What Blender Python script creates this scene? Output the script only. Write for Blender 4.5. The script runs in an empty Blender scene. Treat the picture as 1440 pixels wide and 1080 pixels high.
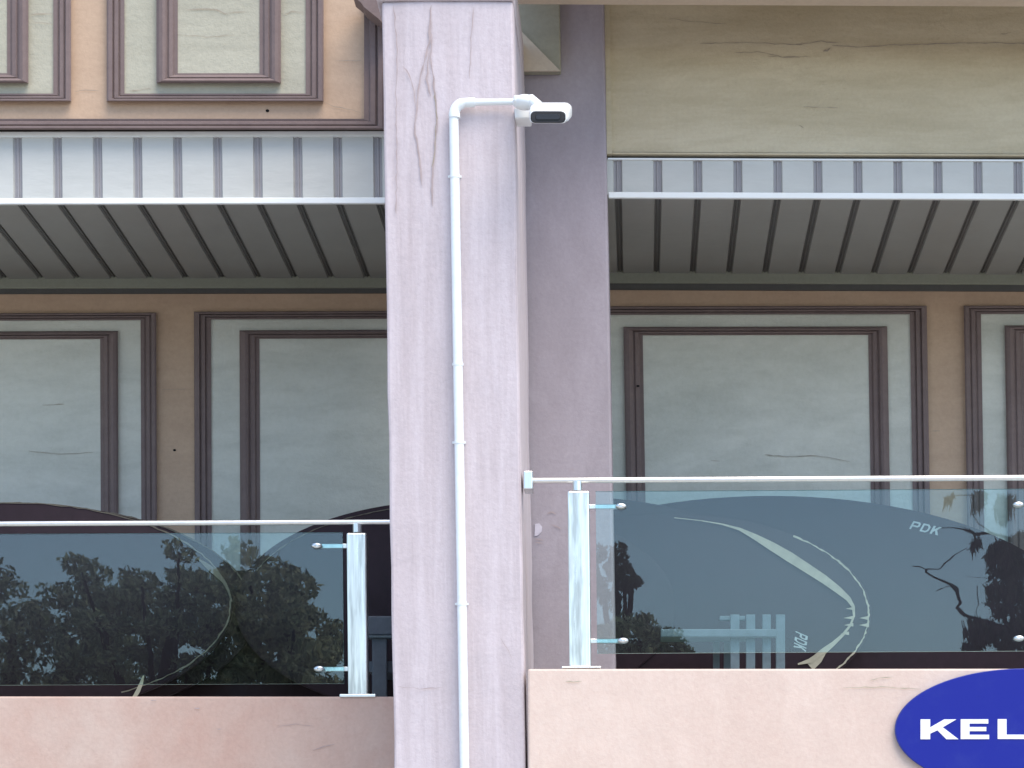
import bpy, math, random
import numpy as np
from mathutils import Vector

random.seed(7); rng = np.random.default_rng(7)
scene = bpy.context.scene
COL = scene.collection

# ------------------------------------------------------------------ camera, world, sun, exposure
F, D0, EYE = 3740.0, 10.0, 1.6            # focal length in photo pixels, distance to the column face, eye height
CX, CY, ROLL = 903.0, 1420.0, 0.010
CS, SN = math.cos(ROLL), math.sin(ROLL)
cam = bpy.data.cameras.new('camera'); cam_o = bpy.data.objects.new('camera', cam); COL.objects.link(cam_o)
cam_o.location = (0, -D0, EYE); cam_o.rotation_euler = (math.pi/2, ROLL, 0)
cam.sensor_width = 36.0; cam.lens = F/1440*36.0
cam.shift_x = (720-CX)/1440; cam.shift_y = (CY-540)/1440
cam.clip_start = 0.1; cam.clip_end = 3000
scene.camera = cam_o

SUN_EL, SUN_ROT = 60.0, 140.0             # degrees; in front of the facade, a little to the right
world = bpy.data.worlds.new('World'); scene.world = world; world.use_nodes = True
wn = world.node_tree; wn.nodes.clear()
wo = wn.nodes.new('ShaderNodeOutputWorld'); wb = wn.nodes.new('ShaderNodeBackground'); ws = wn.nodes.new('ShaderNodeTexSky')
ws.sky_type = 'NISHITA'; ws.sun_disc = False
ws.sun_elevation = math.radians(SUN_EL); ws.sun_rotation = math.radians(SUN_ROT)
ws.air_density = 1.0; ws.dust_density = 1.0; ws.ozone_density = 1.6
wb.inputs['Strength'].default_value = 0.12
wn.links.new(ws.outputs[0], wb.inputs[0]); wn.links.new(wb.outputs[0], wo.inputs[0])
sun = bpy.data.lights.new('sun', 'SUN'); sun.energy = 1.5; sun.angle = math.radians(50); sun.color = (1.0, .87, .71)
sun_o = bpy.data.objects.new('sun', sun); COL.objects.link(sun_o)
e, r_ = math.radians(SUN_EL), math.radians(SUN_ROT)
sdir = Vector((math.sin(r_)*math.cos(e), math.cos(r_)*math.cos(e), math.sin(e)))
sun_o.rotation_euler = sdir.to_track_quat('Z', 'Y').to_euler(); sun_o.location = (0, -20, 30)
scene.view_settings.view_transform = 'Standard'; scene.view_settings.look = 'None'
scene.view_settings.exposure = 1.42; scene.view_settings.gamma = 1.0

# ------------------------------------------------------------------ measured point -> world
def W(px, py, Y):
    """photo pixel on the plane y = Y"""
    k = (D0+Y)/F
    a, b = (px-CX)*k, (CY-py)*k
    return (a*CS+b*SN, Y, EYE-a*SN+b*CS)
def mpp(Y): return (D0+Y)/F
KL, KR = 0.004, 0.0165                     # plumb-line lean measured on the left walls / elsewhere
def skew(K, M=-0.004):
    def f(u, v, Y): return W(u+K*(v-540), v+M*(u-720), Y)
    return f
SL, SR, SP = skew(KL), skew(KR), skew(0.010)
SRF = skew(KR, 0.0045)                     # right hand horizontals fall slightly to the right

# ------------------------------------------------------------------ mesh builder
class MB:
    def __init__(s): s.v, s.f, s.mi, s.smooth = [], [], [], False
    def add(s, vs, fs, mi=0):
        n = len(s.v); s.v += [tuple(p) for p in vs]; s.f += [tuple(i+n for i in f) for f in fs]; s.mi += [mi]*len(fs); return s
    def hexa(s, q0, q1, mi=0):             # two matching quads (front, back)
        return s.add(list(q0)+list(q1), [(0,1,2,3),(7,6,5,4),(0,4,5,1),(1,5,6,2),(2,6,7,3),(3,7,4,0)], mi)
    def box(s, S, u0, v0, u1, v1, Y, d, mi=0):
        q = [Vector(S(u0,v0,Y)), Vector(S(u0,v1,Y)), Vector(S(u1,v1,Y)), Vector(S(u1,v0,Y))]
        return s.hexa(q, [p+Vector((0,d,0)) for p in q], mi)
    def prism(s, pts, d, mi=0):            # front polygon pushed back by d along +y
        n = len(pts); b = [(p[0],p[1]+d,p[2]) for p in pts]
        return s.add(list(pts)+b, [tuple(range(n)), tuple(range(2*n-1,n-1,-1))]+[(i,i+n,(i+1)%n+n,(i+1)%n) for i in range(n)], mi)
    def tube(s, path, rad, n=12, cap=True):
        P = [Vector(p) for p in path]; rads = rad if hasattr(rad,'__len__') else [rad]*len(P)
        base = len(s.v); prev = None
        for i, p in enumerate(P):
            t = (P[min(i+1,len(P)-1)]-P[max(i-1,0)]).normalized()
            a = prev if prev is not None else (Vector((0,1,0)) if abs(t.y) < .9 else Vector((1,0,0)))
            a = (a - t*a.dot(t)).normalized(); b = t.cross(a); prev = a
            for k in range(n):
                th = 2*math.pi*k/n; s.v.append(tuple(p+(a*math.cos(th)+b*math.sin(th))*rads[i]))
        for i in range(len(P)-1):
            for k in range(n):
                s.f.append((base+i*n+k, base+i*n+(k+1)%n, base+(i+1)*n+(k+1)%n, base+(i+1)*n+k)); s.mi.append(0)
        if cap:
            s.f.append(tuple(base+k for k in range(n))[::-1]); s.f.append(tuple(base+(len(P)-1)*n+k for k in range(n))); s.mi += [0,0]
        return s
    def ribbon(s, S, pts, w, Y):           # thin strip following photo points; w in px (list or number)
        ws_ = w if hasattr(w,'__len__') else [w]*len(pts); L = []; R = []
        for i,(x,y) in enumerate(pts):
            x0,y0 = pts[max(i-1,0)]; x1,y1 = pts[min(i+1,len(pts)-1)]
            l = math.hypot(x1-x0,y1-y0) or 1; nx,ny = -(y1-y0)/l,(x1-x0)/l
            L.append(S(x+nx*ws_[i]/2,y+ny*ws_[i]/2,Y)); R.append(S(x-nx*ws_[i]/2,y-ny*ws_[i]/2,Y))
        n = len(pts)
        return s.add(L+R, [(i,i+1,n+i+1,n+i) for i in range(n-1)])
    def build(s, name, mats, parent=None, bevel=0, smooth=False, flat_up=False):
        loc = Vector((0,0,0)); q = parent
        while q is not None: loc += q.location; q = q.parent
        me = bpy.data.meshes.new(name); me.from_pydata([tuple(Vector(p)-loc) for p in s.v], [], s.f)
        mats = mats if isinstance(mats,(list,tuple)) else [mats]
        for m in mats: me.materials.append(m)
        me.polygons.foreach_set('material_index', s.mi)
        if smooth: me.polygons.foreach_set('use_smooth', [True]*len(s.f))
        me.validate(); me.update()
        o = bpy.data.objects.new(name, me); COL.objects.link(o)
        if parent is not None: o.parent = parent
        import bmesh
        bm = bmesh.new(); bm.from_mesh(me); bmesh.ops.recalc_face_normals(bm, faces=bm.faces); bm.to_mesh(me); bm.free()
        if bevel:
            md = o.modifiers.new('bevel','BEVEL'); md.width = bevel; md.segments = 2; md.limit_method = 'ANGLE'; md.angle_limit = math.radians(40)
            try: md.harden_normals = False
            except Exception: pass
        if smooth:
            try:
                me.set_sharp_from_angle(angle=math.radians(45))
            except Exception: pass
        return o
def thing(name, label, cat, loc, group=None):
    o = bpy.data.objects.new(name, None); COL.objects.link(o); o.location = loc; o.empty_display_size = .1
    o['label'] = label; o['category'] = cat
    if group: o['group'] = group
    return o
def tag(o, label, cat, group=None):
    o['label'] = label; o['category'] = cat
    if group: o['group'] = group
    return o

# ------------------------------------------------------------------ materials
class NT:
    def __init__(s, name):
        s.m = bpy.data.materials.new(name); s.m.use_nodes = True; s.t = s.m.node_tree; s.t.nodes.clear()
        s.out = s.n('ShaderNodeOutputMaterial')
    def n(s, typ, **kw):
        x = s.t.nodes.new(typ)
        for k,v in kw.items(): setattr(x,k,v)
        return x
    def l(s, a, b): s.t.links.new(a,b)
    def coord(s, sc=(1,1,1)):
        g = s.n('ShaderNodeNewGeometry'); mp = s.n('ShaderNodeMapping'); mp.inputs['Scale'].default_value = sc
        s.l(g.outputs['Position'], mp.inputs['Vector']); return mp.outputs[0]
    def noise(s, sc, scale, detail=5, rough=.6, dist=0):
        x = s.n('ShaderNodeTexNoise'); s.l(s.coord(sc), x.inputs['Vector'])
        x.inputs['Scale'].default_value = scale; x.inputs['Detail'].default_value = detail
        x.inputs['Roughness'].default_value = rough; x.inputs['Distortion'].default_value = dist; return x.outputs['Fac']
    def ramp(s, fac, p0, p1, c0=(0,0,0), c1=(1,1,1)):
        x = s.n('ShaderNodeValToRGB'); e_ = x.color_ramp.elements
        e_[0].position = p0; e_[1].position = p1; e_[0].color = (*c0,1); e_[1].color = (*c1,1); s.l(fac, x.inputs[0]); return x.outputs[0]
    def mix(s, fac, a, b, mode='MIX'):
        x = s.n('ShaderNodeMixRGB', blend_type=mode)
        for i,v in ((0,fac),(1,a),(2,b)):
            if isinstance(v,(int,float)): x.inputs[i].default_value = v
            elif isinstance(v,tuple): x.inputs[i].default_value = (*v,1)
            else: s.l(v, x.inputs[i])
        return x.outputs[0]
    def mul(s, a, k):
        x = s.n('ShaderNodeMath', operation='MULTIPLY'); s.l(a, x.inputs[0])
        if isinstance(k,(int,float)): x.inputs[1].default_value = k
        else: s.l(k, x.inputs[1])
        return x.outputs[0]
    def bsdf(s, col, rough=.8, metal=0, bump=None, bstr=.3, bdist=.01, spec=.3):
        b = s.n('ShaderNodeBsdfPrincipled')
        if isinstance(col,tuple): b.inputs['Base Color'].default_value = (*col,1)
        else: s.l(col, b.inputs['Base Color'])
        if isinstance(rough,(int,float)): b.inputs['Roughness'].default_value = rough
        else: s.l(rough, b.inputs['Roughness'])
        b.inputs['Metallic'].default_value = metal; b.inputs['Specular IOR Level'].default_value = spec
        if bump is not None:
            n = s.n('ShaderNodeBump'); n.inputs['Strength'].default_value = bstr; n.inputs['Distance'].default_value = bdist
            s.l(bump, n.inputs['Height']); s.l(n.outputs[0], b.inputs['Normal'])
        s.l(b.outputs[0], s.out.inputs[0]); return b

def sc(c, k): return tuple(x*k for x in c)
def plaster(name, base, stain, amt=.5, streak=(1.2,1.2,1.2), sscale=3.0, bstr=.35, fine=60, pit=.0):
    t = NT(name)
    big = t.ramp(t.noise(streak, sscale, 6, .62, .6), .40, .72)
    col = t.mix(t.mul(big, amt), base, stain)
    fine_s = t.ramp(t.noise(tuple(x*2.7 for x in streak), sscale*1.7, 4, .6, .3), .45, .75)
    col = t.mix(t.mul(fine_s, amt*.45), col, sc(stain, .92))
    mott = t.ramp(t.noise((1,1,1), 9, 6, .7), .3, .75)
    col = t.mix(t.mul(mott, .28), col, sc(base, .80))
    grain = t.noise((1,1,1), fine, 4, .7)
    col = t.mix(.22, col, t.ramp(grain, .25, .75, (.35,.35,.35), (.65,.65,.65)), 'OVERLAY')
    lump = t.noise((1,1,1.6), 7, 5, .6)
    h = t.mix(.35, lump, grain)
    t.bsdf(col, .85, bump=h, bstr=bstr, bdist=.012, spec=.2)
    return t.m
M = {}
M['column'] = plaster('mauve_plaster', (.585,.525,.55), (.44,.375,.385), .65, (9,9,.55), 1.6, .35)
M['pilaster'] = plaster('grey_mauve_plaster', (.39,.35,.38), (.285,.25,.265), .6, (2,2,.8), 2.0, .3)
M['peach'] = plaster('peach_plaster', (.55,.40,.285), (.46,.325,.23), .6, (1,1,4), 2.0, .25)
M['cream'] = plaster('cream_plaster', (.55,.45,.34), (.44,.36,.265), .6, (1,1,3), 2.0, .2)
M['sage'] = plaster('sage_plaster', (.46,.445,.355), (.34,.325,.255), .65, (.9,.9,5), 1.3, .55)
M['stub'] = plaster('grey_olive_plaster', (.34,.325,.25), (.28,.265,.20), .6, (1,1,3), 2.0, .2)
M['lit_triangle'] = plaster('lit_cream_plaster', (.60,.52,.41), (.50,.42,.32), .6, (1,1,3), 2.0, .2)
M['sagelow'] = plaster('pale_sage_plaster', (.66,.67,.60), (.46,.475,.415), .75, (.9,.9,3), 1.3, .45)
M['beige'] = plaster('beige_plaster', (.60,.53,.38), (.43,.36,.23), .85, (.6,.6,3.5), 1.4, .7)
M['pink'] = plaster('pink_plaster', (.69,.56,.485), (.60,.455,.385), .65, (2.0,2.0,.8), 1.3, .25)
M['pinkred'] = plaster('weathered_pink_plaster', (.58,.455,.39), (.49,.30,.24), .8, (1.5,1.5,1.1), 1.1, .25)
M['molding'] = plaster('mauve_brown_paint', (.205,.158,.150), (.15,.112,.108), .5, (5,5,5), 1.2, .12)
M['olive'] = plaster('olive_trim_paint', (.30,.31,.25), (.26,.27,.21), .4, (2,2,2), 2, .05)
M['drk'] = plaster('dark_grey_gap_shade', (.11,.11,.105), (.09,.09,.085), .4, (2,2,2), 2, .05)  # dark tone painted in for the shaded gaps along the canopies
def sheet(name, base, stain, rough):
    t = NT(name)
    f = t.ramp(t.noise((1.5,1.5,4), 2.2, 6, .65), .4, .8)
    c = t.mix(t.mul(f,.45), base, stain)
    t.bsdf(c, rough, bump=t.noise((1,1,3), 6, 3, .5), bstr=.3, bdist=.014, spec=.4); return t.m
M['vinyl'] = sheet('white_vinyl', (.52,.53,.50), (.40,.405,.38), .5)
M['vinyl_under'] = sheet('grey_soffit_vinyl', (.315,.312,.29), (.25,.247,.225), .5)  # greyer vinyl for the soffit panels
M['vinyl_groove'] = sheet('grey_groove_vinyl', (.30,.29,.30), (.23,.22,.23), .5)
M['under_groove'] = sheet('shaded_groove_vinyl', (.12,.115,.11), (.09,.088,.085), .5)  # darker colour stands in for the shading inside the soffit grooves
M['white'] = sheet('white_trim_paint', (.80,.83,.82), (.70,.72,.70), .4)
M['pvc'] = sheet('white_pvc', (.80,.85,.86), (.72,.75,.76), .3)
M['camwhite'] = sheet('white_camera_plastic', (.78,.81,.82), (.72,.75,.75), .3)
M['lens'] = sheet('black_glossy_plastic', (.010,.010,.011), (.016,.016,.017), .5)
M['lensglass'] = sheet('dark_lens_glass', (.022,.022,.023), (.015,.015,.015), .3)
def steel(name, col, rough, streak):
    t = NT(name)
    f = t.noise((30,30,1.2), 3, 4, .6)
    c = t.mix(t.mul(t.ramp(f,.4,.75),streak), col, sc(col,.55))
    big = t.ramp(t.noise((14,14,1.6), 2.3, 3, .6), .48, .66)
    c = t.mix(t.mul(big,streak), c, sc(col,.38))
    t.bsdf(c, t.ramp(f,.2,.8,(rough-.06,)*3,(rough+.1,)*3), 1.0, bump=f, bstr=.04, bdist=.003); return t.m
M['steel'] = steel('brushed_steel', (.86,.88,.82), .30, .62)
M['rail'] = steel('polished_steel', (.86,.88,.88), .35, .1)
M['clamp'] = steel('satin_steel', (.75,.78,.77), .3, .1)
def glass_mat(name, tint, refl):
    t = NT(name)
    lw = t.n('ShaderNodeFresnel'); lw.inputs['IOR'].default_value = 1.52
    mx = t.n('ShaderNodeMath', operation='MULTIPLY'); mx.inputs[1].default_value = refl; t.l(lw.outputs[0], mx.inputs[0])
    tr = t.n('ShaderNodeBsdfTransparent'); tr.inputs[0].default_value = (*tint,1)
    gl = t.n('ShaderNodeBsdfGlossy'); gl.inputs['Roughness'].default_value = 0.0; gl.inputs[0].default_value = (.93,1,1,1)
    nz = t.n('ShaderNodeTexNoise'); t.l(t.coord((1.1,1,7.0)), nz.inputs['Vector']); nz.inputs['Scale'].default_value = 2.2; nz.inputs['Detail'].default_value = 1.0
    v1 = t.n('ShaderNodeVectorMath', operation='SUBTRACT'); t.l(nz.outputs['Color'], v1.inputs[0]); v1.inputs[1].default_value = (.5,.5,.5)
    v2 = t.n('ShaderNodeVectorMath', operation='MULTIPLY'); t.l(v1.outputs[0], v2.inputs[0]); v2.inputs[1].default_value = (.0018,0,.0055)   # roller waves
    g = t.n('ShaderNodeNewGeometry'); v3 = t.n('ShaderNodeVectorMath', operation='ADD'); t.l(g.outputs['Normal'], v3.inputs[0]); t.l(v2.outputs[0], v3.inputs[1])
    v4 = t.n('ShaderNodeVectorMath', operation='NORMALIZE'); t.l(v3.outputs[0], v4.inputs[0]); t.l(v4.outputs[0], gl.inputs['Normal'])
    ms = t.n('ShaderNodeMixShader'); t.l(mx.outputs[0], ms.inputs[0]); t.l(tr.outputs[0], ms.inputs[1]); t.l(gl.outputs[0], ms.inputs[2])
    t.l(ms.outputs[0], t.out.inputs[0]); return t.m
M['glass'] = glass_mat('tinted_balustrade_glass', (.86,.96,.96), 1.15)
M['glassedge'] = sheet('green_glass_edge', (.22,.46,.44), (.18,.40,.38), .2)
def cloth(name, col, rough=.7):
    t = NT(name); g = t.noise((1,1,1), 18, 5, .65)
    t.bsdf(t.mix(t.mul(t.ramp(g,.35,.75),.5), col, sc(col,1.7)), rough, bump=g, bstr=.2, bdist=.004, spec=.25); return t.m
M['maroon'] = cloth('dark_maroon_laminate', (.021,.011,.016), .6)
M['tape'] = cloth('peeling_cream_tape', (.34,.315,.24), .7)
M['tapedim'] = cloth('dull_brown_edging', (.13,.115,.09), .7)
M['print'] = cloth('white_stencil_ink', (.33,.37,.37), .7)
M['chair'] = cloth('pale_blue_grey_plastic', (.105,.14,.16), .5)
M['chairdk'] = cloth('slate_grey_plastic', (.10,.115,.14), .5)
def signmat():
    t = NT('blue_sign_paint')
    w_ = t.ramp(t.noise((1,1,1), 6, 7, .75), .5, .85)
    c = t.mix(t.mul(w_,.35), (.007,.016,.26), (.04,.065,.29))
    d_ = t.ramp(t.noise((1,1,4), 14, 6, .7), .63, .8)
    c = t.mix(t.mul(d_,.3), c, (.010,.015,.14))
    t.bsdf(c, .5, bump=t.noise((1,1,1),5,3,.5), bstr=.08, bdist=.005, spec=.25); return t.m
M['sign'] = signmat(); M['signrim'] = sheet('navy_sign_rim', (.03,.045,.25), (.03,.04,.18), .4)
M['letter'] = sheet('white_letter_vinyl', (.85,.86,.86), (.78,.79,.80), .5)
def leafmat(name, a, b, c):
    t = NT(name); oi = t.n('ShaderNodeNewGeometry')
    x = t.n('ShaderNodeValToRGB'); el = x.color_ramp.elements
    el[0].color = (*a,1); el[1].color = (*c,1); m = el.new(.5); m.color = (*b,1)
    t.l(oi.outputs['Random Per Island'], x.inputs[0]); bs = t.bsdf(x.outputs[0], .6, spec=.3); tl = t.n('ShaderNodeBsdfTranslucent'); t.l(x.outputs[0], tl.inputs[0])
    mx = t.n('ShaderNodeMixShader'); mx.inputs[0].default_value = .55; t.l(bs.outputs[0], mx.inputs[1]); t.l(tl.outputs[0], mx.inputs[2]); t.l(mx.outputs[0], t.out.inputs[0]); return t.m
M['leafdark'] = leafmat('dark_leaf', (.07,.11,.07), (.20,.26,.16), (.46,.48,.32))
M['leaflight'] = leafmat('olive_leaf', (.13,.16,.10), (.36,.37,.23), (.58,.54,.36))
M['leafblack'] = leafmat('deep_leaf', (.025,.03,.024), (.045,.052,.038), (.085,.09,.062))
M['bark'] = cloth('grey_brown_bark', (.03,.025,.02), .9)
M['ground'] = plaster('concrete_paving', (.42,.405,.37), (.33,.315,.29), .6, (.3,.3,.3), 1, .2)
M['tile'] = plaster('pale_floor_tile', (.62,.60,.55), (.54,.52,.47), .4, (1,1,1), 1, .05)
M['road'] = plaster('grey_asphalt', (.055,.055,.056), (.045,.045,.045), .6, (.3,.3,.3), 1, .3)
M['crack'] = cloth('dark_crack', (.30,.26,.21), .9)
M['rust'] = cloth('brown_water_stain', (.36,.295,.29), .9)
M['hole'] = cloth('black_hole', (.01,.01,.01), .9)
M['patch'] = cloth('pale_filler_patch', (.50,.47,.52), .9)

# ------------------------------------------------------------------ the setting
def sheet_obj(name, x0, y0, x1, y1, z0, z1, m):
    q = [(x0,y0,z1),(x1,y0,z1),(x1,y1,z1),(x0,y1,z1)]; b = MB().hexa(q, [(a,b_,z0) for a,b_,c in q]); o = b.build(name, m); o['kind'] = 'structure'; return o
sheet_obj('ground', -600, -600, 600, 600, -.3, 0.0, M['ground'])
sheet_obj('road', -300, -21, 300, -13, 0.004, 0.012, M['road'])
YP, YL, YC, YW, YR = 0.95, 0.90, 1.0, 2.19, 0.07    # pilaster, left balustrade, canopy face, rear wall, right balustrade

# ------------------------------------------------------------------ profile helpers
def molding_side(mb, S, side, r, wv, wh, prof, Y, close=False):
    """one mitred length of a moulding round rect r=(u0,v0,u1,v1); prof = [(t 0..1 outer->inner, height)]"""
    u0,v0,u1,v1 = r
    A, B = [], []
    for t, h in prof:
        a,b,c,d = u0+wv*t, v0+wh*t, u1-wv*t, v1-wh*t
        p = {'left':((a,b),(a,d)),'right':((c,d),(c,b)),'top':((c,b),(a,b)),'bottom':((a,d),(c,d))}[side]
        A.append(S(*p[0],Y-h)); B.append(S(*p[1],Y-h))
    n = len(prof)
    mb.add(A+B, [(i,n+i,n+i+1,i+1) for i in range(n-1)]+[tuple(range(n)), tuple(range(2*n-1,n-1,-1))])
    return mb
PROF_OUT = [(0,0),(0,.030),(.10,.036),(.30,.036),(.36,.020),(.44,.026),(.64,.026),(.70,.012),(.78,.016),(1,.016),(1,0)]
PROF_IN = [(0,0),(0,.022),(.12,.034),(.28,.040),(.42,.034),(.52,.020),(.60,.026),(.76,.022),(.84,.010),(1,.010),(1,0)]
def framed_panel(parent, S, outer, wo_, ho, inner, wi, hi, Y, mfield, sides=('left','right','top','bottom')):
    """moulded panel: outer frame, field, inner frame, centre panel - each its own part"""
    u0,v0,u1,v1 = outer
    MB().box(S, u0+wo_*.5, v0+ho*.5, u1-wo_*.5, v1-ho*.5, Y-.008, .02).build('panel_field', mfield, parent)
    for s in sides:
        molding_side(MB(), S, s, outer, wo_, ho, PROF_OUT, Y).build('molding', M['molding'], parent)
    a,b,c,d = inner
    MB().box(S, a+wi*.5, b+hi*.5, c-wi*.5, d-hi*.5, Y-.014, .02).build('centre_panel', mfield, parent)
    for s in sides:
        molding_side(MB(), S, s, inner, wi, hi, PROF_IN, Y-.008).build('molding', M['molding'], parent)
def crack(parent, S, pts, w, Y, m='crack', jit=1.2, name='crack', seed=0):
    rr = random.Random(seed); P = []; Wd = []
    for i in range(len(pts)-1):
        (x0,y0),(x1,y1) = pts[i], pts[i+1]; n = max(2,int(math.hypot(x1-x0,y1-y0)/7))
        for k in range(n):
            t = k/n; P.append((x0+(x1-x0)*t+rr.uniform(-jit,jit), y0+(y1-y0)*t+rr.uniform(-jit,jit))); Wd.append(w*.8*rr.uniform(.35,1.15))
    P.append(pts[-1]); Wd.append(.3); Wd[0] = .3
    return MB().ribbon(S, P, Wd, Y-.0022-.00035*(seed%11)).build(name, M[m], parent)

# ------------------------------------------------------------------ column
col = thing('column', 'mauve plastered column carrying the white conduit, at the centre of the facade', 'column', (-.7,.3,0))
b = MB(); b.box(SR, 544, -.3, 731.5, 1960, 0, .93); b.build('shaft', M['column'], col, bevel=.012)
shaft = col.children[0]; sd = shaft.modifiers.new('subdivide','SUBSURF'); sd.subdivision_type = 'SIMPLE'; sd.levels = sd.render_levels = 5
tx = bpy.data.textures.new('hand_trowelled','CLOUDS'); tx.noise_scale = .30; tx.noise_depth = 3
dm = shaft.modifiers.new('uneven_plaster','DISPLACE'); dm.texture = tx; dm.texture_coords = 'GLOBAL'; dm.strength = .014; dm.mid_level = .72
b = MB(); b.box(SR, 538, -60, 731, -.5, -.01, .94); b.build('capital', M['column'], col, bevel=.006)
def cracku(x, y): return (x-KR*(y-540), y)
for i,(pts,w,m) in enumerate([
    ([(606,6),(603,60),(590,110),(583,180),(590,230),(594,262)],3.0,'rust'),
    ([(606,20),(606,80),(611,125),(615,170),(611,215),(607,252),(608,290)],3.2,'rust'),
    ([(611,128),(614,165),(612,205),(607,235)],2.2,'crack'),
    ([(604,70),(600,110),(606,135)],3.0,'rust'),
    ([(554,8),(558,70),(557,130),(558,220),(557,300)],2.0,'rust'),
    ([(566,92),(576,104),(582,128),(585,150)],1.8,'rust'),
    ([(660,110),(662,60),(666,10)],1.4,'rust'),
    ([(560,965),(590,968),(622,966)],1.2,'rust'),
    ([(720,925),(712,912),(704,897)],1.0,'rust')]):
    crack(col, SR, [cracku(*p) for p in pts], w, 0, m, 1.0, seed=i)

# ------------------------------------------------------------------ rear pilaster, bracket, beam
pil = thing('pilaster', 'grey mauve pilaster set back to the right of the white conduit column', 'pilaster', (-.2,1.2,0))
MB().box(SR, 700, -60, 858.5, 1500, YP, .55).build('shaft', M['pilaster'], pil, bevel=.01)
MB().prism([SR(*p, YP-.004) for p in [(749,737),(755,736),(759,741),(758,748),(753,753),(748,754)]], .006).build('filler_patch', M['patch'], pil)
for i,p in enumerate([[(769,722),(775,720),(782,723)],[(776,738),(784,741),(790,744)],[(752,757),(758,759),(765,760)],[(752,762),(764,764)],[(801,660),(808,661)]]):
    crack(pil, SR, [cracku(*q) for q in p], 1.6, YP, 'rust', .3, name='scuff', seed=40+i)
br = thing('bracket', 'sage green bracket stub under the beam between column and pilaster', 'bracket', tuple(W(755,60,.5)))
MB().box(SR, 722, -40, 796, 100, .895, .052).build('stub', M['stub'], br, bevel=.006)
MB().prism([SR(*p, .886) for p in [(722,24),(722,99.7),(795,99.7)]], .012).build('lit_triangle', M['lit_triangle'], br)  # pale triangle paints the lit part of the bracket front
bm_ = thing('roof_beam', 'cream beam edge crossing the very top above the beige wall', 'beam', tuple(W(1100,0,0)))
MB().box(SRF, 731.5, -90, 2700, -7.5, .48, .105).build('beam', M['cream'], bm_, bevel=.006)
MB().box(SRF, 731.5, -190, 2700, -92, .48, .52).build('shade_slab', M['cream'], bm_)  # unseen slab, added to shade the top of the beige wall
MB().box(SRF, 731.5, -190, 866, -78, .0, .47).build('added_shade_block', M['cream'], bm_)  # unseen block added to darken the top of the pilaster

# ------------------------------------------------------------------ upper right plain wall
pw = thing('plaster_wall', 'plain stained beige wall with long cracks above the shorter fascia', 'wall', tuple(W(1150,215,YC)))
MB().box(SRF, 866, -60, 2700, 213, YC, .3).build('wall', M['beige'], pw)
MB().box(SRF, 866, 213.2, 2700, 216, YC-.012, .3).build('drip_edge', M['beige'], pw, bevel=.003)
MB().box(SR, 858.8, -60, 866, 217, YC-.02, .3).build('corner_strip', M['beige'], pw)
for i,(p,w) in enumerate([
    ([(985,60),(1020,59),(1060,58),(1090,60),(1125,60),(1155,56),(1180,58)],1.5),
    ([(1170,62),(1210,64),(1250,61),(1290,60),(1340,58),(1400,57),(1440,58),(1500,57)],1.8),
    ([(1033,73),(1065,71),(1100,78),(1140,78)],1.3),
    ([(1080,78),(1125,79)],1.0),([(1157,70),(1163,69),(1168,65)],3.0),([(1130,148),(1178,149)],1.0),([(1124,174),(1130,178)],1.2),
    ([(1408,44),(1414,44),(1422,43)],2.2),([(940,25),(985,30),(1020,32)],.9)]):
    crack(pw, SRF, [(x-KR*(y-540), y) for x,y in p], w, YC, 'crack', .7, seed=60+i)

# ------------------------------------------------------------------ upper left panelled wall
uw = thing('panelled_wall', 'peach wall with mauve framed sage panels above the taller fascia', 'wall', tuple(W(250,180,YC)))
KU = skew(0.0, 0.0)
MB().box(KU, -1250, -420, 560, 167, YC, .3).build('wall', M['peach'], uw)
b = MB()
prof = [(0,0),(0,.05),(.16,.062),(.34,.062),(.38,.035),(.48,.045),(.7,.045),(.76,.03),(1,.034),(1,0)]
A = [KU(-1250,182.5-15.5*t,YC-h) for t,h in prof]; B = [KU(542-30*t,182.5-15.5*t,YC-h) for t,h in prof]; n = len(prof)
MB().add(A+B, [(i,n+i,n+i+1,i+1) for i in range(n-1)]+[tuple(range(n)),tuple(range(2*n-1,n-1,-1))]).build('base_molding', M['molding'], uw)
A = [KU(542-30*t,182.5-15.5*t,YC-h) for t,h in prof]; B = [KU(542-30*t,-420,YC-h) for t,h in prof]
MB().add(A+B, [(i,n+i,n+i+1,i+1) for i in range(n-1)]+[tuple(range(n)),tuple(range(2*n-1,n-1,-1))]).build('corner_molding', M['molding'], uw)
MB().prism([KU(*p, YC-.16) for p in [(496,-6),(508,4),(512,10),(532,26),(545,40),(545,-6)]], .12).build('corner_block', M['molding'], uw)
for x0, x1 in ((-205,100),(150,455)):
    framed_panel(uw, KU, (x0,-420,x1,142.5), 25, 11, (x0+70,-360,x1-60,117), 30, 14, YC, M['sage'])
MB().prism([KU(376+2.6*math.cos(a), 155.5+2*math.sin(a), YC-.003) for a in np.linspace(0,2*math.pi,9)[:-1]], .004).build('hole', M['hole'], uw)
for i,(p,w) in enumerate([([(262,14),(285,12),(305,14),(316,19),(345,16)],1.3),([(300,12),(320,20)],1.0),([(400,20),(410,16),(428,17)],1.2),
    ([(43,20),(76,19)],1.5),([(44,30),(74,33)],1.0),([(106,129),(120,126),(140,128)],1.0),([(455,144),(470,150),(495,154),(506,158)],1.0),([(472,86),(508,85)],1.0),
    ([(182,128),(205,125),(212,124)],1.2),([(250,48),(290,52),(330,49)],.8)]):
    crack(uw, KU, p, w, YC-(.015 if w < 1.0 or 250 < p[0][0] < 340 else .009 if p[0][0] not in (106,455,472) else 0), 'crack', .6, seed=80+i)

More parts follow.
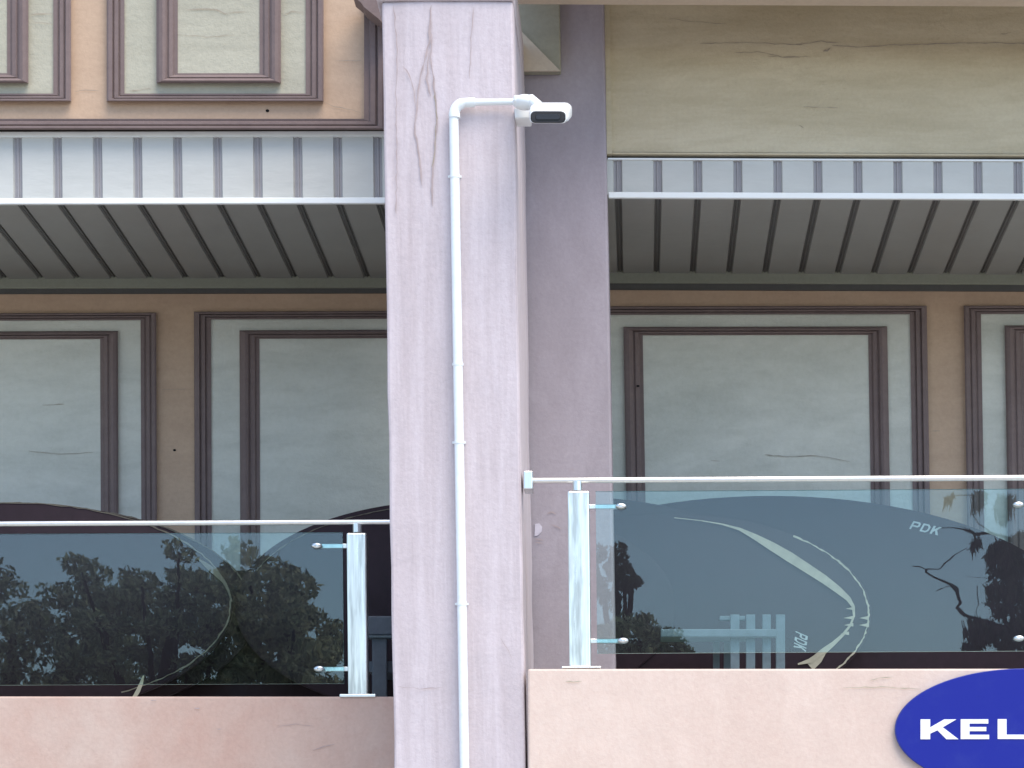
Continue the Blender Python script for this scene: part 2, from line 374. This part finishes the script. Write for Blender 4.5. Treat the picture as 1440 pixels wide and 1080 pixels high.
# ------------------------------------------------------------------ canopies
PITCH = 56.3*mpp(YC); GW = 10.5*mpp(YC)
def canopy(S, ul, ur, vt, vb, first, label, vback, vtrim, vgap, jl=0):
    xl, xr = (100, 60) if jl == 0 else (230, 100)
    c = thing('soffit_canopy', label, 'canopy', tuple(S((ul+ur)/2, vb, YC)))
    p0, p1 = Vector(S(ul,vb,YC)), Vector(S(ur,vb,YC)); dx = (p1-p0).normalized()
    top = Vector(S(ul,vt,YC)); bot = Vector(S(ul,vb,YC)); up = Vector((0,0,1)); H = (top-bot).length
    start = Vector(S(first,vb,YC))
    f = GW; w = PITCH
    prof0 = [(f/2,.0105),(f/2+.004,0),(w-f/2-.004,0),(w-f/2,.0105),(w-f*.18,.0105),(w-f*.10,.005),(w+f*.10,.005),(w+f*.18,.0105),(w+f/2,.0105)]
    NG = {3,4,5,6,7}
    def panel_mb(o, ax_up, ax_in, L, narrow=1.0):
        mb = MB(); n = len(prof0)
        prof = [((w+(x-w)*narrow) if i >= 3 else x*narrow if i == 0 else x, h) for i,(x,h) in enumerate(prof0)]
        prof = [(f/2*narrow, prof[0][1]), (f/2*narrow+.004,0), (w-f/2*narrow-.004,0)]+prof[3:]
        A = [o+dx*x+ax_in*h for x,h in prof]; B = [p+ax_up*L for p in A]
        for i in range(n-1): mb.add([A[i],A[i+1],B[i+1],B[i]], [(0,1,2,3)], 1 if i >= 3 else 0)
        return mb
    fas = panel_mb(start, up, Vector((0,1,0)), H).build('fascia_panel', [M['vinyl'],M['vinyl_groove']], c)
    L = YW-YC+.02; drop = .0
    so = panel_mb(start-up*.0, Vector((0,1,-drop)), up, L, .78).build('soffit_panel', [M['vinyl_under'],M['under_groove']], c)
    nr = int((ur-first)/56.3)+1; nl = int((first-ul)/56.3)+1
    for k in range(-nl, nr):
        if k == 0: continue
        for o in (fas, so):
            q = o.copy(); COL.objects.link(q); q.parent = c; q.location = dx*(PITCH*k)+Vector((0,random.uniform(-.0012,.0012) if o is fas else 0,0))
    MB().box(S, ul, vb-4.5, ur, vb+4.0, YC-.022, .019).build('edge_trim', M['white'], c, bevel=.003)
    MB().box(S, ul, vt-(6 if jl == 0 else 1.0), ur, vt+1.2, YC-.006, .02).build('top_trim', M['white'], c)
    kb = lambda v: v
    MB().box(S, ul-xl, vback-14, ur+xr, vtrim, YW-.024, .023).build('wall_trim', M['olive'], c, bevel=.004)
    MB().box(S, ul-xl, vtrim+.3, ur+xr, vgap, YW-.012, .011).build('painted_shadow_strip', M['drk'], c)  # dark strip painted as the shaded underside of the olive trim
    MB().box(S, ul, vt-5.6, ur, vb-40, YC+.018, .6).build('carcass', M['drk'], c)
    return c
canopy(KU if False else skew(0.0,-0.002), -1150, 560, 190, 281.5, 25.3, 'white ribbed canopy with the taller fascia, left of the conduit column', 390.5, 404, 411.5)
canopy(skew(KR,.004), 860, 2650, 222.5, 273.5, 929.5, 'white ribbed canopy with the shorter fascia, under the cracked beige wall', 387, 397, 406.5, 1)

# ------------------------------------------------------------------ rear walls behind the balconies
rw = thing('panelled_wall', 'shaded peach wall with mauve framed panels behind the left balustrade', 'wall', tuple(SL(200,990,YW)))
MB().box(SL, -1250, 330, 690, 1000, YW, .2).build('wall', M['peach'], rw)
framed_panel(rw, SL, (-690,437.5,-230,1100), 22, 10.5, (-625,463,-295,1100), 25, 11.5, YW, M['sagelow'], ('left','right','top'))
framed_panel(rw, SL, (-175,437.5,220,1100), 22, 10.5, (-110,463,166,1100), 25, 11.5, YW, M['sagelow'], ('left','right','top'))
framed_panel(rw, SL, (273,436.5,720,1100), 24, 11, (337,463,660,1100), 28, 12, YW, M['sagelow'], ('left','top'))
for i,(p,w) in enumerate([([(60,567),(90,566)],1.0),([(40,632),(80,636),(130,634)],.9),([(228,546),(262,545)],.9)]):
    crack(rw, SL, p, w, YW-(.015 if p[0][0] < 200 else 0), 'crack', .6, seed=100+i)
MB().prism([SL(245+2.2*math.cos(a), 631+1.6*math.sin(a), YW-.003) for a in np.linspace(0,2*math.pi,9)[:-1]], .004).build('hole', M['hole'], rw)
rw2 = thing('panelled_wall', 'shaded peach wall with mauve framed panels behind the right balustrade', 'wall', tuple(SR(1150,950,YW)))
SW = skew(KR, -.002)
MB().box(SW, 694, 330, 2700, 1000, YW, .2).build('wall', M['peach'], rw2)
framed_panel(rw2, SW, (800,431,1305,1100), 24, 12, (878,460,1249,1100), 27, 12, YW, M['sagelow'], ('right','top'))
for s in ('left',):
    molding_side(MB(), SW, s, (878,460,1249,1100), 27, 12, PROF_IN, YW-.008).build('molding', M['molding'], rw2)
framed_panel(rw2, SW, (1815,431,2260,1100), 24, 12, (1872,459,2200,1100), 27, 12, YW, M['sagelow'], ('left','right','top'))
framed_panel(rw2, SW, (1357,431,1760,1100), 24, 12, (1414,459,1700,1100), 27, 12, YW, M['sagelow'], ('left','right','top'))
for i,(p,w) in enumerate([([(1075,640),(1110,643),(1140,641),(1165,644),(1195,650)],1.2),([(1000,648),(1012,649)],1.0),([(1310,607),(1322,607)],1.2)]):
    crack(rw2, SW, [(x-KR*(y-540),y) for x,y in p], w, YW-(.015 if p[0][0] < 1250 else 0), 'crack', .5, seed=120+i)
MB().prism([SW(897+2.4*math.cos(a), 543+1.4*math.sin(a), YW-.05) for a in np.linspace(0,2*math.pi,9)[:-1]], .004).build('hole', M['hole'], rw2)

# ------------------------------------------------------------------ balcony floor and parapets
zf = W(700, 1014, 1.7)[2]
b = MB().hexa([(-8,1.0,zf),(6,1.0,zf),(6,2.13,zf),(-8,2.13,zf)], [(-8,1.0,zf-.15),(6,1.0,zf-.15),(6,2.13,zf-.15),(-8,2.13,zf-.15)])
o = b.build('balcony_floor', M['tile']); o['kind'] = 'structure'
pl_ = thing('parapet', 'weathered pink parapet below the left glass balustrade', 'parapet', tuple(W(280,1080,YL)))
MB().box(skew(.004,.0005), -1250, 979.5, 575, 1500, YL-.07, .16).build('wall', M['pinkred'], pl_, bevel=.008)
pr_ = thing('parapet', 'pale pink parapet below the right glass balustrade with the blue sign', 'parapet', tuple(W(1100,1080,YR)))
MB().box(skew(0.004,-.0005), 740.5, 940.5, 2700, 1500, YR-.09, .19).build('wall', M['pink'], pr_, bevel=.008)
for i,(x,y) in enumerate([(277,996),(308,1025),(216,985)]):
    crack(pl_, skew(0,0), [(x-4,y),(x,y+.5),(x+4,y)], 1.8, YL-.07, 'rust', .3, name='scuff', seed=140+i)
crack(pl_, skew(0,0), [(390,1022),(415,1018),(440,1021)], .9, YL-.07, 'rust', .6, seed=145)
crack(pl_, skew(0,0), [(440,1055),(456,1050),(470,1046)], 1.2, YL-.07, 'rust', .6, seed=146)
for i,p in enumerate([[(1185,967),(1240,966),(1295,969)],[(795,958),(806,959),(818,958)],[(1222,957),(1236,953),(1255,952)]]):
    crack(pr_, skew(0,0), p, 1.4, YR-.09, 'tape', .6, name='scuff', seed=150+i)

# ------------------------------------------------------------------ balustrades
def balustrade(S, label, x_end, rail, x_start, post, base, stem, glass, clamps, Y, bracket=None):
    t = thing('glass_balustrade', label, 'balustrade', tuple(S(post[0], base[3], Y)))
    k = mpp(Y)
    r0 = rail[0]; rad = rail[1]/2*k
    MB().tube([S(x_start, r0, Y), S((x_start+x_end)/2, r0, Y), S(x_end, r0, Y)], rad, 16).build('handrail', M['rail'], t, smooth=True)
    MB().box(S, *post, Y-post_d/2, post_d).build('post', M['steel'], t, bevel=.006)
    MB().box(S, *base, Y-.075, .15).build('base_plate', M['clamp'], t, bevel=.003)
    u = (stem[0]+stem[2])/2
    MB().tube([S(u, stem[1], Y), S(u, stem[3], Y)], (stem[2]-stem[0])/2*k, 16).build('stem', M['clamp'], t, smooth=True)
    g = MB(); g.box(S, *glass, Y-.005, .010)
    g.mi = [0,0,1,1,1,1] if True else g.mi
    pane = g.build('glass_pane', [M['glass'],M['glassedge']], t)
    for (cu,cv,pu) in clamps:
        mb = MB(); c0 = Vector(S(cu,cv,Y-.006)); ring = []
        rx, rz = 7.8*k, 4.0*k
        prof_ = [(1,0),(1,.006),(.8,.012),(.35,.014),(.25,.008)]
        n = 20; vs = []
        for rr,h in prof_:
            for j in range(n):
                a = 2*math.pi*j/n; vs.append((c0.x+rx*rr*math.cos(a), c0.y-h, c0.z+rz*rr*math.sin(a)))
        fs = [(i*n+j, i*n+(j+1)%n, (i+1)*n+(j+1)%n, (i+1)*n+j) for i in range(len(prof_)-1) for j in range(n)]+[tuple(range(n)), tuple(range(len(prof_)*n-1,(len(prof_)-1)*n-1,-1))]
        mb.add(vs, fs); cl = mb.build('clamp', M['clamp'], t, smooth=True)
        if pu is not None:
            MB().box(S, min(cu,pu), cv-3.2, max(cu,pu), cv+3.2, Y+.008, .012).build('clamp_arm', M['clamp'], cl, bevel=.002)
    if bracket:
        MB().box(S, *bracket, Y-.06, .10).build('rail_bracket', M['clamp'], t, bevel=.004)
    return t
post_d = .06
SB = skew(.010,-.0048)
balustrade(SB, 'glass balustrade with a steel post, reflecting the trees, left of the column', 552, (735.2-2.0,7.2), -1250,
    (485,748,513,975.5), (473,974.7,524,979.3), (494,736,507,748), (-1250,747.5,479.5,960), [(443.5,766.5,486),(445,939.5,486)], YL)
SB2 = skew(.010,-.0058)
balustrade(SB2, 'glass balustrade with a steel post, above the blue sign, right of the column', 2700, (676,8.2), 747,
    (796.5,690.5,827,938), (786,937.2,841,940.4), (803.5,678,817,691), (836,691.5,2700,919.5), [(871.5,713,826),(872.5,902,826),(1430,714,None),(1429,902,None)], YR,
    (735,662,747.5,688))

# ------------------------------------------------------------------ conduit and security camera
cd = thing('conduit', 'white plastic conduit running up the mauve column to the camera', 'conduit', tuple(W(655,1080,-.03)))
k = mpp(-.03); rp = 6.7*k
ux = 640.5-KR*(300-540)                      # 644.5
def cu_(v): return 644.3
zz = [1960,1080,848,622,400,248,185,158]
MB().tube([SR(cu_(v), v, -.03) for v in zz], rp, 18).build('pipe', M['pvc'], cd, smooth=True)
ep = []
for a in np.linspace(0, math.pi/2, 9):
    ep.append(W(655.5-16.5*math.cos(a), 160-15.5*math.sin(a), -.03))
path = [W(639,166,-.03)]+ep+[W(668,144,-.03)]
MB().tube(path, [rp*1.22]*2+[rp*1.12]*6+[rp*.98]*3, 18).build('elbow', M['pvc'], cd, smooth=True)
MB().tube([W(662,144,-.03), W(700,143.5,-.03), W(724,143.3,-.035), W(737,146,-.05)], [rp*.72,rp*.66,rp*.66,rp*.6], 16).build('branch_pipe', M['pvc'], cd, smooth=True)
for v in (248,622,849,512):
    w = 9.5 if v != 512 else 8.0
    mb = MB(); pts = []
    mb.tube([SR(644.3, v-2.2, -.03), SR(644.3, v+2.2, -.03)], rp*1.10, 18)
    mb.box(SR, 644.3-w, v-1.6, 644.3+w, v+1.6, -.004, .004)
    mb.build('pipe_clip', M['pvc'], cd, smooth=True)
sc_ = thing('security_camera', 'white bullet security camera with dark face on the column edge', 'security camera', tuple(W(745,150,-.06)))
Yc = -.10
MB().prism([W(x,y,-.02) for x,y in [(723,152),(746,152),(746,166),(724,166)]], .10).build('mount_plate', M['camwhite'], sc_, bevel=.004)
# ball joint
mb = MB(); n = 16; ce = Vector(W(738,144,-.09))
vs, fs = [], []
for i in range(9):
    ph = math.pi*i/8
    for j in range(n):
        th = 2*math.pi*j/n; vs.append((ce.x+17.5*k*math.sin(ph)*math.cos(th), ce.y+.04*math.sin(ph)*math.sin(th), ce.z+10.5*k*math.cos(ph)))
for i in range(8):
    for j in range(n): fs.append((i*n+j,i*n+(j+1)%n,(i+1)*n+(j+1)%n,(i+1)*n+j))
mb.add(vs, fs).build('ball_joint', M['camwhite'], sc_, smooth=True)
MB().prism([W(x,y,-.12) for x,y in [(722,133),(747,132),(750,136),(748,143),(722,143)]], .06).build('joint_collar', M['camwhite'], sc_, bevel=.008)
MB().tube([W(745,141,-.10), W(758,150,-.12)], [9*k,7.5*k], 16).build('neck', M['camwhite'], sc_, smooth=True)
def rrect(x0,y0,x1,y1,r,Y,n=5,tilt=0):
    P = []
    for (cx,cy,a0) in ((x1-r,y0+r,-90),(x1-r,y1-r,0),(x0+r,y1-r,90),(x0+r,y0+r,180)):
        for i in range(n):
            a = math.radians(a0+90*i/(n-1)); P.append(W(cx+r*1.15*math.cos(a), cy+r*math.sin(a), Y))
    return P
def loft(rings, mb=None):
    mb = mb or MB(); n = len(rings[0]); vs = [p for R in rings for p in R]
    fs = [(i*n+j,i*n+(j+1)%n,(i+1)*n+(j+1)%n,(i+1)*n+j) for i in range(len(rings)-1) for j in range(n)]
    fs += [tuple(range(n)), tuple(range(len(rings)*n-1,(len(rings)-1)*n-1,-1))]
    return mb.add(vs, fs)
loft([rrect(746.5,155,795.5,173,6,-.30), rrect(745.5,151,798,173.5,7,-.285), rrect(746,146,801,172,8,-.24), rrect(749,144,803,170,9,-.10), rrect(752,145,802,166,9,.02)]).build('housing', M['camwhite'], sc_, smooth=True)
f_ = loft([rrect(748.5,157.3,793,172,5,-.306), rrect(747,156.2,794.5,173,6,-.300)]).build('faceplate', M['lens'], sc_, smooth=True)
loft([rrect(754,160.5,787,168,3,-.309), rrect(753.5,160.2,787.5,168.4,3,-.3055)]).build('lens_window', M['lensglass'], f_, smooth=True)

# ------------------------------------------------------------------ round folding table tops standing on the balcony
FONT = {'P':[[(0,0),(.22,0),(.22,1),(0,1)],[(.22,.82),(.70,.82),(.82,1),(.22,1)],[(.22,.36),(.82,.36),(.70,.54),(.22,.54)],[(.70,.54),(.82,.36),(1,.52),(1,.84),(.82,1),(.70,.82),(.78,.76),(.78,.60)]],
 'D':[[(0,0),(.22,0),(.22,1),(0,1)],[(.22,.82),(.62,.82),(.72,1),(.22,1)],[(.22,0),(.72,0),(.62,.18),(.22,.18)],[(.62,.18),(.72,0),(1,.26),(1,.74),(.72,1),(.62,.82),(.78,.68),(.78,.32)]],
 'K':[[(0,0),(.27,0),(.27,1),(0,1)],[(.27,.28),(.47,.45),(.62,.60),(1,1),(.66,1),(.27,.60)],[(.47,.45),(.62,.60),(1.06,0),(.72,0)]],
 'E':[[(0,0),(.31,0),(.31,1),(0,1)],[(.31,.78),(.97,.78),(.97,1),(.31,1)],[(.31,.40),(.90,.40),(.90,.61),(.31,.61)],[(.31,0),(1,0),(1,.22),(.31,.22)]],
 'L':[[(0,0),(.33,0),(.33,1),(0,1)],[(.33,0),(1,0),(1,.22),(.33,.22)]]}
def letter(ch, fn, d):
    mb = MB()
    for poly in FONT[ch]: mb.prism([fn(s,t) for s,t in poly], d)
    # strokes overlap nowhere, so the faces never share a plane
    return mb
def disc(label, cx, cy, a, b_, Y, edging=None, group='round table tops leaning on the balcony wall'):
    t = thing('table_top', label, 'table top', tuple(W(cx, cy+b_, Y)), group)
    k = mpp(Y); n = 96
    bl = CY-(zf-EYE)/k-cy-5               # lower half reaches down to the floor
    rings = []
    for rr, dy in ((.0,0),(.985,0),(1,.006),(1,.026),(.985,.03),(0,.03)):
        rings.append([(lambda p: (p[0], p[1]+dy, p[2]))(W(cx+a*max(rr,.001)*math.cos(2*math.pi*j/n), cy+(b_ if j > n/2 else bl)*max(rr,.001)*math.sin(2*math.pi*j/n), Y)) for j in range(n)])
    loft(rings).build('top', M['maroon'], t, smooth=True)
    return t
def rim_ribbon(t, cx, cy, a, b_, a0, a1, w, Y, m, off=1.0, jit=0, seed=0, name='edging'):
    rr = random.Random(seed); n = 70; P = []; Wd = []
    for i in range(n):
        q = math.radians(a0+(a1-a0)*i/(n-1)); o_ = off+rr.uniform(-jit,jit)
        P.append((cx+a*o_*math.cos(q), cy+b_*o_*math.sin(q))); Wd.append(w*rr.uniform(.4,1.3))
    return MB().ribbon(lambda u,v,Y_: W(u,v,Y_), P, Wd, Y-.003).build(name, M[m], t)
tA = disc('dark round table top at the far left with a worn rim, before another', 18, 850, 308, 144, 1.62)
rim_ribbon(tA, 18, 850, 308, 144, -95, 60, 2.2, 1.62, 'tapedim', .992, .004, 1)
MB().ribbon(W, [(278,785),(292,796),(304,806),(315,818),(322,832),(326,846)], [1,7,8,5,3,2], 1.614).build('torn_edging', M['tapedim'], tA)
MB().ribbon(W, [(186,985),(194,972),(199,960),(202,950)], [5,6,5,2], 1.614).build('torn_edging', M['tape'], tA)
tA2 = disc('dark round table top at left, rim peeping out behind the worn one', 40, 862, 318, 152, 1.78)
rim_ribbon(tA2, 40, 862, 318, 152, -70, 0, 2.0, 1.78, 'tapedim', .995, .003, 2)
tB = disc('dark round table top partly hidden by the left side of the column', 640, 852, 310, 149, 1.70)
rim_ribbon(tB, 640, 852, 310, 149, 200, 268, 1.4, 1.70, 'tapedim', .96, .002, 3)
tF = disc('low dark round table top wedged between two taller ones in the left glass', 335, 892, 190, 90, 1.98)
tD = disc('dark round table top mostly hidden behind the grey mauve pilaster', 800, 850, 330, 152, 1.84)
tC = disc('largest dark round table top with a stencil mark, behind the right glass', 1084, 888, 445, 191, 1.90)
tE = disc('dark round table top with peeling cream tape, behind the right glass', 945, 864, 281, 142, 1.72)
MB().ribbon(W, [(948,728),(985,732),(1015,737),(1040,744),(1062,755),(1085,768),(1110,783),(1135,799),(1158,814),(1178,829),(1193,842),(1200,853),(1201,866),(1196,879),(1186,892),(1172,905),(1158,916),(1150,926),(1138,936)],
    [1,1.2,2,4,8,12,14,13,12,10,7,4.5,3,3,4,6,9,14,17], 1.712).build('torn_tape', M['tape'], tE)
MB().ribbon(W, [(1122,934),(1140,929),(1160,915)], [2,7,5], 1.709).build('torn_tape', M['tape'], tE)
for i,(x,y,s) in enumerate([(1196,855,7),(1194,868,8),(1194,878,7),(1188,890,6)]):
    MB().prism([W(x+6,y-2,1.710), W(x+6,y+3,1.710), W(x-s,y+1,1.710)], .002).build('tape_shred', M['tape'], tE)
rim_ribbon(tE, 945, 864, 281, 142, -52, 38, 2.4, 1.72, 'tape', .985, .003, 5, 'edging')
for i,(x,y,s) in enumerate([(1216,868,7),(1216,878,8)]):
    MB().prism([W(x+6,y-2,1.710), W(x+6,y+4,1.710), W(x-s,y+1,1.710)], .002).build('tape_shred', M['tape'], tE)
def stencil(t, word, cx, cy, ang, w, h, Y):
    ca, sa = math.cos(ang), math.sin(ang); adv = w/len(word)
    for i, ch in enumerate(word):
        def fn(s, q, i=i):
            x = -w/2+i*adv+s*adv*.80; y = h/2-q*h; x += (q-.5)*h*.3
            return W(cx+x*ca-y*sa, cy+x*sa+y*ca, Y-.003)
        letter(ch, fn, .002).build('stencil_letter', M['print'], t)
stencil(tC, 'PDK', 1303, 743, math.radians(13), 44, 12, 1.90)
stencil(tE, 'PDK', 1126, 903, math.radians(97), 24, 18, 1.72)

# ------------------------------------------------------------------ plastic chairs on the balcony
def chair(label, mat, Y, dx=0, dy=0):
    t = thing('chair', label, 'chair', tuple(W(1060+dx, 985+dy, Y)))
    for (x,w) in ((1027,13),(1049,13),(1072,12),(1091,13)):
        MB().box(lambda u,v,y: W(u+dx,v+dy,y), x, 864, x+w, 985, Y+.02, .02).build('back_slat', mat, t, bevel=.003)
    MB().box(lambda u,v,y: W(u+dx,v+dy,y), 1012, 866, 1048, 872, Y+.045, .03).build('top_rail', mat, t, bevel=.003)
    MB().box(lambda u,v,y: W(u+dx,v+dy,y), 929, 884.5, 1092, 895.5, Y-.02, .035).build('seat_rail', mat, t, bevel=.004)
    MB().box(lambda u,v,y: W(u+dx,v+dy,y), 929, 886, 1060, 893, Y+.045, .22).build('seat', mat, t, bevel=.004)
    for x in (1003,1018):
        MB().box(lambda u,v,y: W(u+dx,v+dy,y), x, 896, x+9, 985, Y+.24, .03).build('leg', mat, t)
    return t
chair('pale blue grey slatted plastic chair behind the right glass pane', M['chair'], 1.25)
t = thing('chair', 'slate grey plastic chair between the left steel post and the column', 'chair', tuple(W(545,985,1.35)))
MB().box(lambda u,v,y: W(u,v,y), 517, 866, 640, 893, 1.36, .03).build('backrest', M['chairdk'], t, bevel=.006)
MB().box(lambda u,v,y: W(u,v,y), 517, 893.5, 640, 897, 1.345, .05).build('back_rail', M['chair'], t, bevel=.003)
for x in (523,575,625):
    MB().box(lambda u,v,y: W(u,v,y), x, 897, x+21, 1000, 1.36, .03).build('back_slat', M['chairdk'], t, bevel=.005)
MB().box(lambda u,v,y: W(u,v,y), 519, 930, 640, 945, 1.42, .4).build('seat', M['chairdk'], t)

# ------------------------------------------------------------------ round blue sign
sg = thing('round_sign', 'round blue sign with white capital letters on the pale pink parapet', 'sign', tuple(W(1440,1026,YR-.12)))
n = 96; Ys = YR-.114
ell = lambda s, Y: [W(1441+183*s*math.cos(2*math.pi*j/n), 1026+86*s*math.sin(2*math.pi*j/n), Y) for j in range(n)]
loft([ell(.988,Ys), ell(.99,Ys+.001)]).build('face', M['sign'], sg)
loft([ell(1.0,Ys+.0015), ell(1.0,Ys+.022)]).build('rim', M['signrim'], sg, bevel=.003)
for ch,x0,x1 in (('K',1294.5,1345),('E',1351,1391),('L',1403,1441)):
    letter(ch, lambda s,q: W(x0+(x1-x0)*s, 1039.5-28*q-.003*(x0-1300), Ys-.002), .0018).build('letter', M['letter'], sg)

# ------------------------------------------------------------------ trees across the road (seen mirrored in the glass)
def mirror(px, py, dv, Yg):
    """place whose mirror image in glass y=Yg shows at px,py; dv = distance beyond the glass"""
    x, y, z = W(px, py, Yg+dv); return Vector((x, Yg-dv, z))
def leaves(clumps, n, size, stretch=(1.8,1.0), droop=0):
    C_ = np.array([c[:3] for c in clumps]); R_ = np.array([c[3:6] for c in clumps]); vol = R_.prod(1)**(2/3); p = vol/vol.sum()
    idx = rng.choice(len(clumps), n, p=p)
    d = rng.normal(size=(n,3)); d /= np.linalg.norm(d,axis=1)[:,None]; rad = rng.uniform(.35,1.05,n)[:,None]**.7
    c = C_[idx]+d*rad*R_[idx]
    ax = rng.normal(size=(n,3)); ax[:,2] -= droop; ax /= np.linalg.norm(ax,axis=1)[:,None]
    t2 = rng.normal(size=(n,3)); t2 -= ax*(ax*t2).sum(1)[:,None]; t2 /= np.linalg.norm(t2,axis=1)[:,None]
    s = size*rng.uniform(.5,1.4,n)[:,None]
    v = np.concatenate([c-ax*s*stretch[0]*.5, c+t2*s*stretch[1]*.35, c+ax*s*stretch[0]*.5, c-t2*s*stretch[1]*.35],1).reshape(-1,3)
    return v, np.arange(4*n).reshape(n,4)
def leaf_obj(name, v, f, m, parent):
    loc = np.array(parent.location); me = bpy.data.meshes.new(name); nv = len(v)
    me.vertices.add(nv); me.vertices.foreach_set('co', (v-loc).astype('f4').ravel())
    me.loops.add(4*len(f)); me.loops.foreach_set('vertex_index', f.ravel().astype('i4'))
    me.polygons.add(len(f)); me.polygons.foreach_set('loop_start', np.arange(0,4*len(f),4).astype('i4')); me.polygons.foreach_set('loop_total', np.full(len(f),4,'i4'))
    me.materials.append(m); me.update(calc_edges=True); me.validate()
    o = bpy.data.objects.new(name, me); COL.objects.link(o); o.parent = parent; return o
def tree(label, tops, dv, Yg, mat, n, size, depth=1.6, py_base=1010, droop=0, sub=(23,13), stretch=(1.8,1.0)):
    """tops: (px, py_top) outline seen in the glass"""
    m_ = mpp(Yg+dv); clumps = []
    for (px, py) in tops:
        y = py
        while y < py_base:
            q = mirror(px+random.uniform(-8,8), y+sub[1]*.8, dv, Yg)
            clumps.append((q.x, q.y+random.uniform(-depth,depth), q.z, sub[0]*m_*random.uniform(.7,1.2), depth*.5, sub[1]*m_*random.uniform(.8,1.2)))
            y += sub[1]*1.25
    xs = np.mean([c[0] for c in clumps]); yy = Yg-dv
    t = thing('tree', label, 'tree', (xs, yy, 0))
    zb = min(c[2] for c in clumps); tk = .3 if sub[0] < 20 else 1.0
    tr = MB().tube([(xs,yy,-.05),(xs+.08,yy,zb*.5),(xs-.05,yy+.1,zb),(xs+.03,yy,zb+.6*(max(c[2] for c in clumps)-zb))], [.24*tk,.19*tk,.15*tk,.05*tk], 10)
    for c in clumps[::max(1,len(clumps)//10)]:
        p = Vector(c[:3]); s0 = Vector((xs,yy,zb*.85)); mid = (s0+p)/2+Vector((0,0,-.15))
        tr.tube([s0, mid, p], [.07,.045,.015], 6)
    tr.build('trunk', M['bark'], t, smooth=True)
    v, f = leaves(clumps, n, size, stretch, droop); leaf_obj('crown', v, f, mat, t)
    return t
GL, GR = YL, YR
tree('dark leafy tree across the road, mirrored in the left glass pane', [(-150,800),(-110,790),(-70,800),(-35,806),(5,812),(40,822),(75,818),(105,818),(140,800),(165,812)], 26, GL, M['leafdark'], 19000, .060)
tree('dense dark tree with the highest crown, mirrored in the left glass', [(130,806),(165,800),(200,798),(240,796),(272,792),(300,798),(325,800)], 24, GL, M['leafdark'], 18000, .058)
tree('lighter olive tree at the right end of the row in the left glass', [(345,802),(370,797),(392,794),(415,812),(440,836),(462,862)], 23, GL, M['leaflight'], 13500, .062)
# right hand reflections: bushy low tree, small round crown, and a drooping tree with bare limbs
tree('bushy pointed tree crown mirrored low in the right glass pane', [(855,873),(878,866),(900,869),(924,880),(945,895),(965,906)], 30, GR, M['leafdark'], 5500, .06, sub=(17,8), py_base=960)
tree('slim tall tree with a small round crown mirrored in the right glass', [(850,792),(868,789),(882,797),(891,803)], 34, GR, M['leafblack'], 2600, .06, sub=(12,9), py_base=826)
wt = tree('drooping tree with bare crooked limbs mirrored at right end of the glass', [(1408,756),(1428,770),(1455,770),(1490,765),(1530,760)], 28, GR, M['leafblack'], 5200, .07, sub=(13,10), py_base=960, droop=2.0, stretch=(2.6,.7))
tw = MB(); m_ = mpp(GR+28)
def limb(pts, w0, w1):
    P = [mirror(x,y,28,GR) for x,y in pts]; n = len(P)
    tw.tube(P, [m_*(w0+(w1-w0)*i/(n-1))/2 for i in range(n)], 6)
limb([(1440,890),(1400,874),(1375,871),(1357,866),(1346,857),(1350,846),(1346,836),(1330,826),(1312,815),(1303,806),(1304,798)], 7, 4)
limb([(1304,798),(1296,794),(1284,794)], 2.5,.8); limb([(1304,797),(1322,795),(1329,788),(1345,778),(1360,766)], 2.5,.8)
limb([(1440,768),(1412,752),(1392,746),(1372,748),(1350,741),(1338,738),(1318,739)], 5,1.5)
limb([(1372,748),(1360,741),(1350,736)], 2,1); limb([(1392,746),(1376,730),(1366,722)],2,.8); limb([(1440,806),(1400,811),(1372,809),(1358,805)],2,.8)
limb([(1346,838),(1335,832),(1316,834)],1.5,.6); limb([(1370,752),(1366,766),(1360,770)],4,1.5); limb([(1374,830),(1376,845),(1374,865)],1.5,.8)
limb([(1390,701),(1365,702),(1345,700),(1333,706),(1328,716)],2.2,1.2)
tw.build('limb', M['bark'], wt, smooth=True)
cl = []
for (x,y,rx,rz) in [(1376,708,10,12),(1412,716,14,10),(1334,706,5,4),(1400,775,14,14),(1430,800,12,20),(1425,830,10,18),(1380,885,26,14),(1415,895,28,16),(1440,875,20,14),(1370,905,16,8),(1440,760,20,16),(1372,762,5,10)]:
    q = mirror(x,y,28,GR); cl.append((q.x,q.y,q.z,rx*m_,.4,rz*m_))
v, f = leaves(cl, 2000, .07, (2.6,.7), 2.5); leaf_obj('crown', v, f, M['leafblack'], wt)
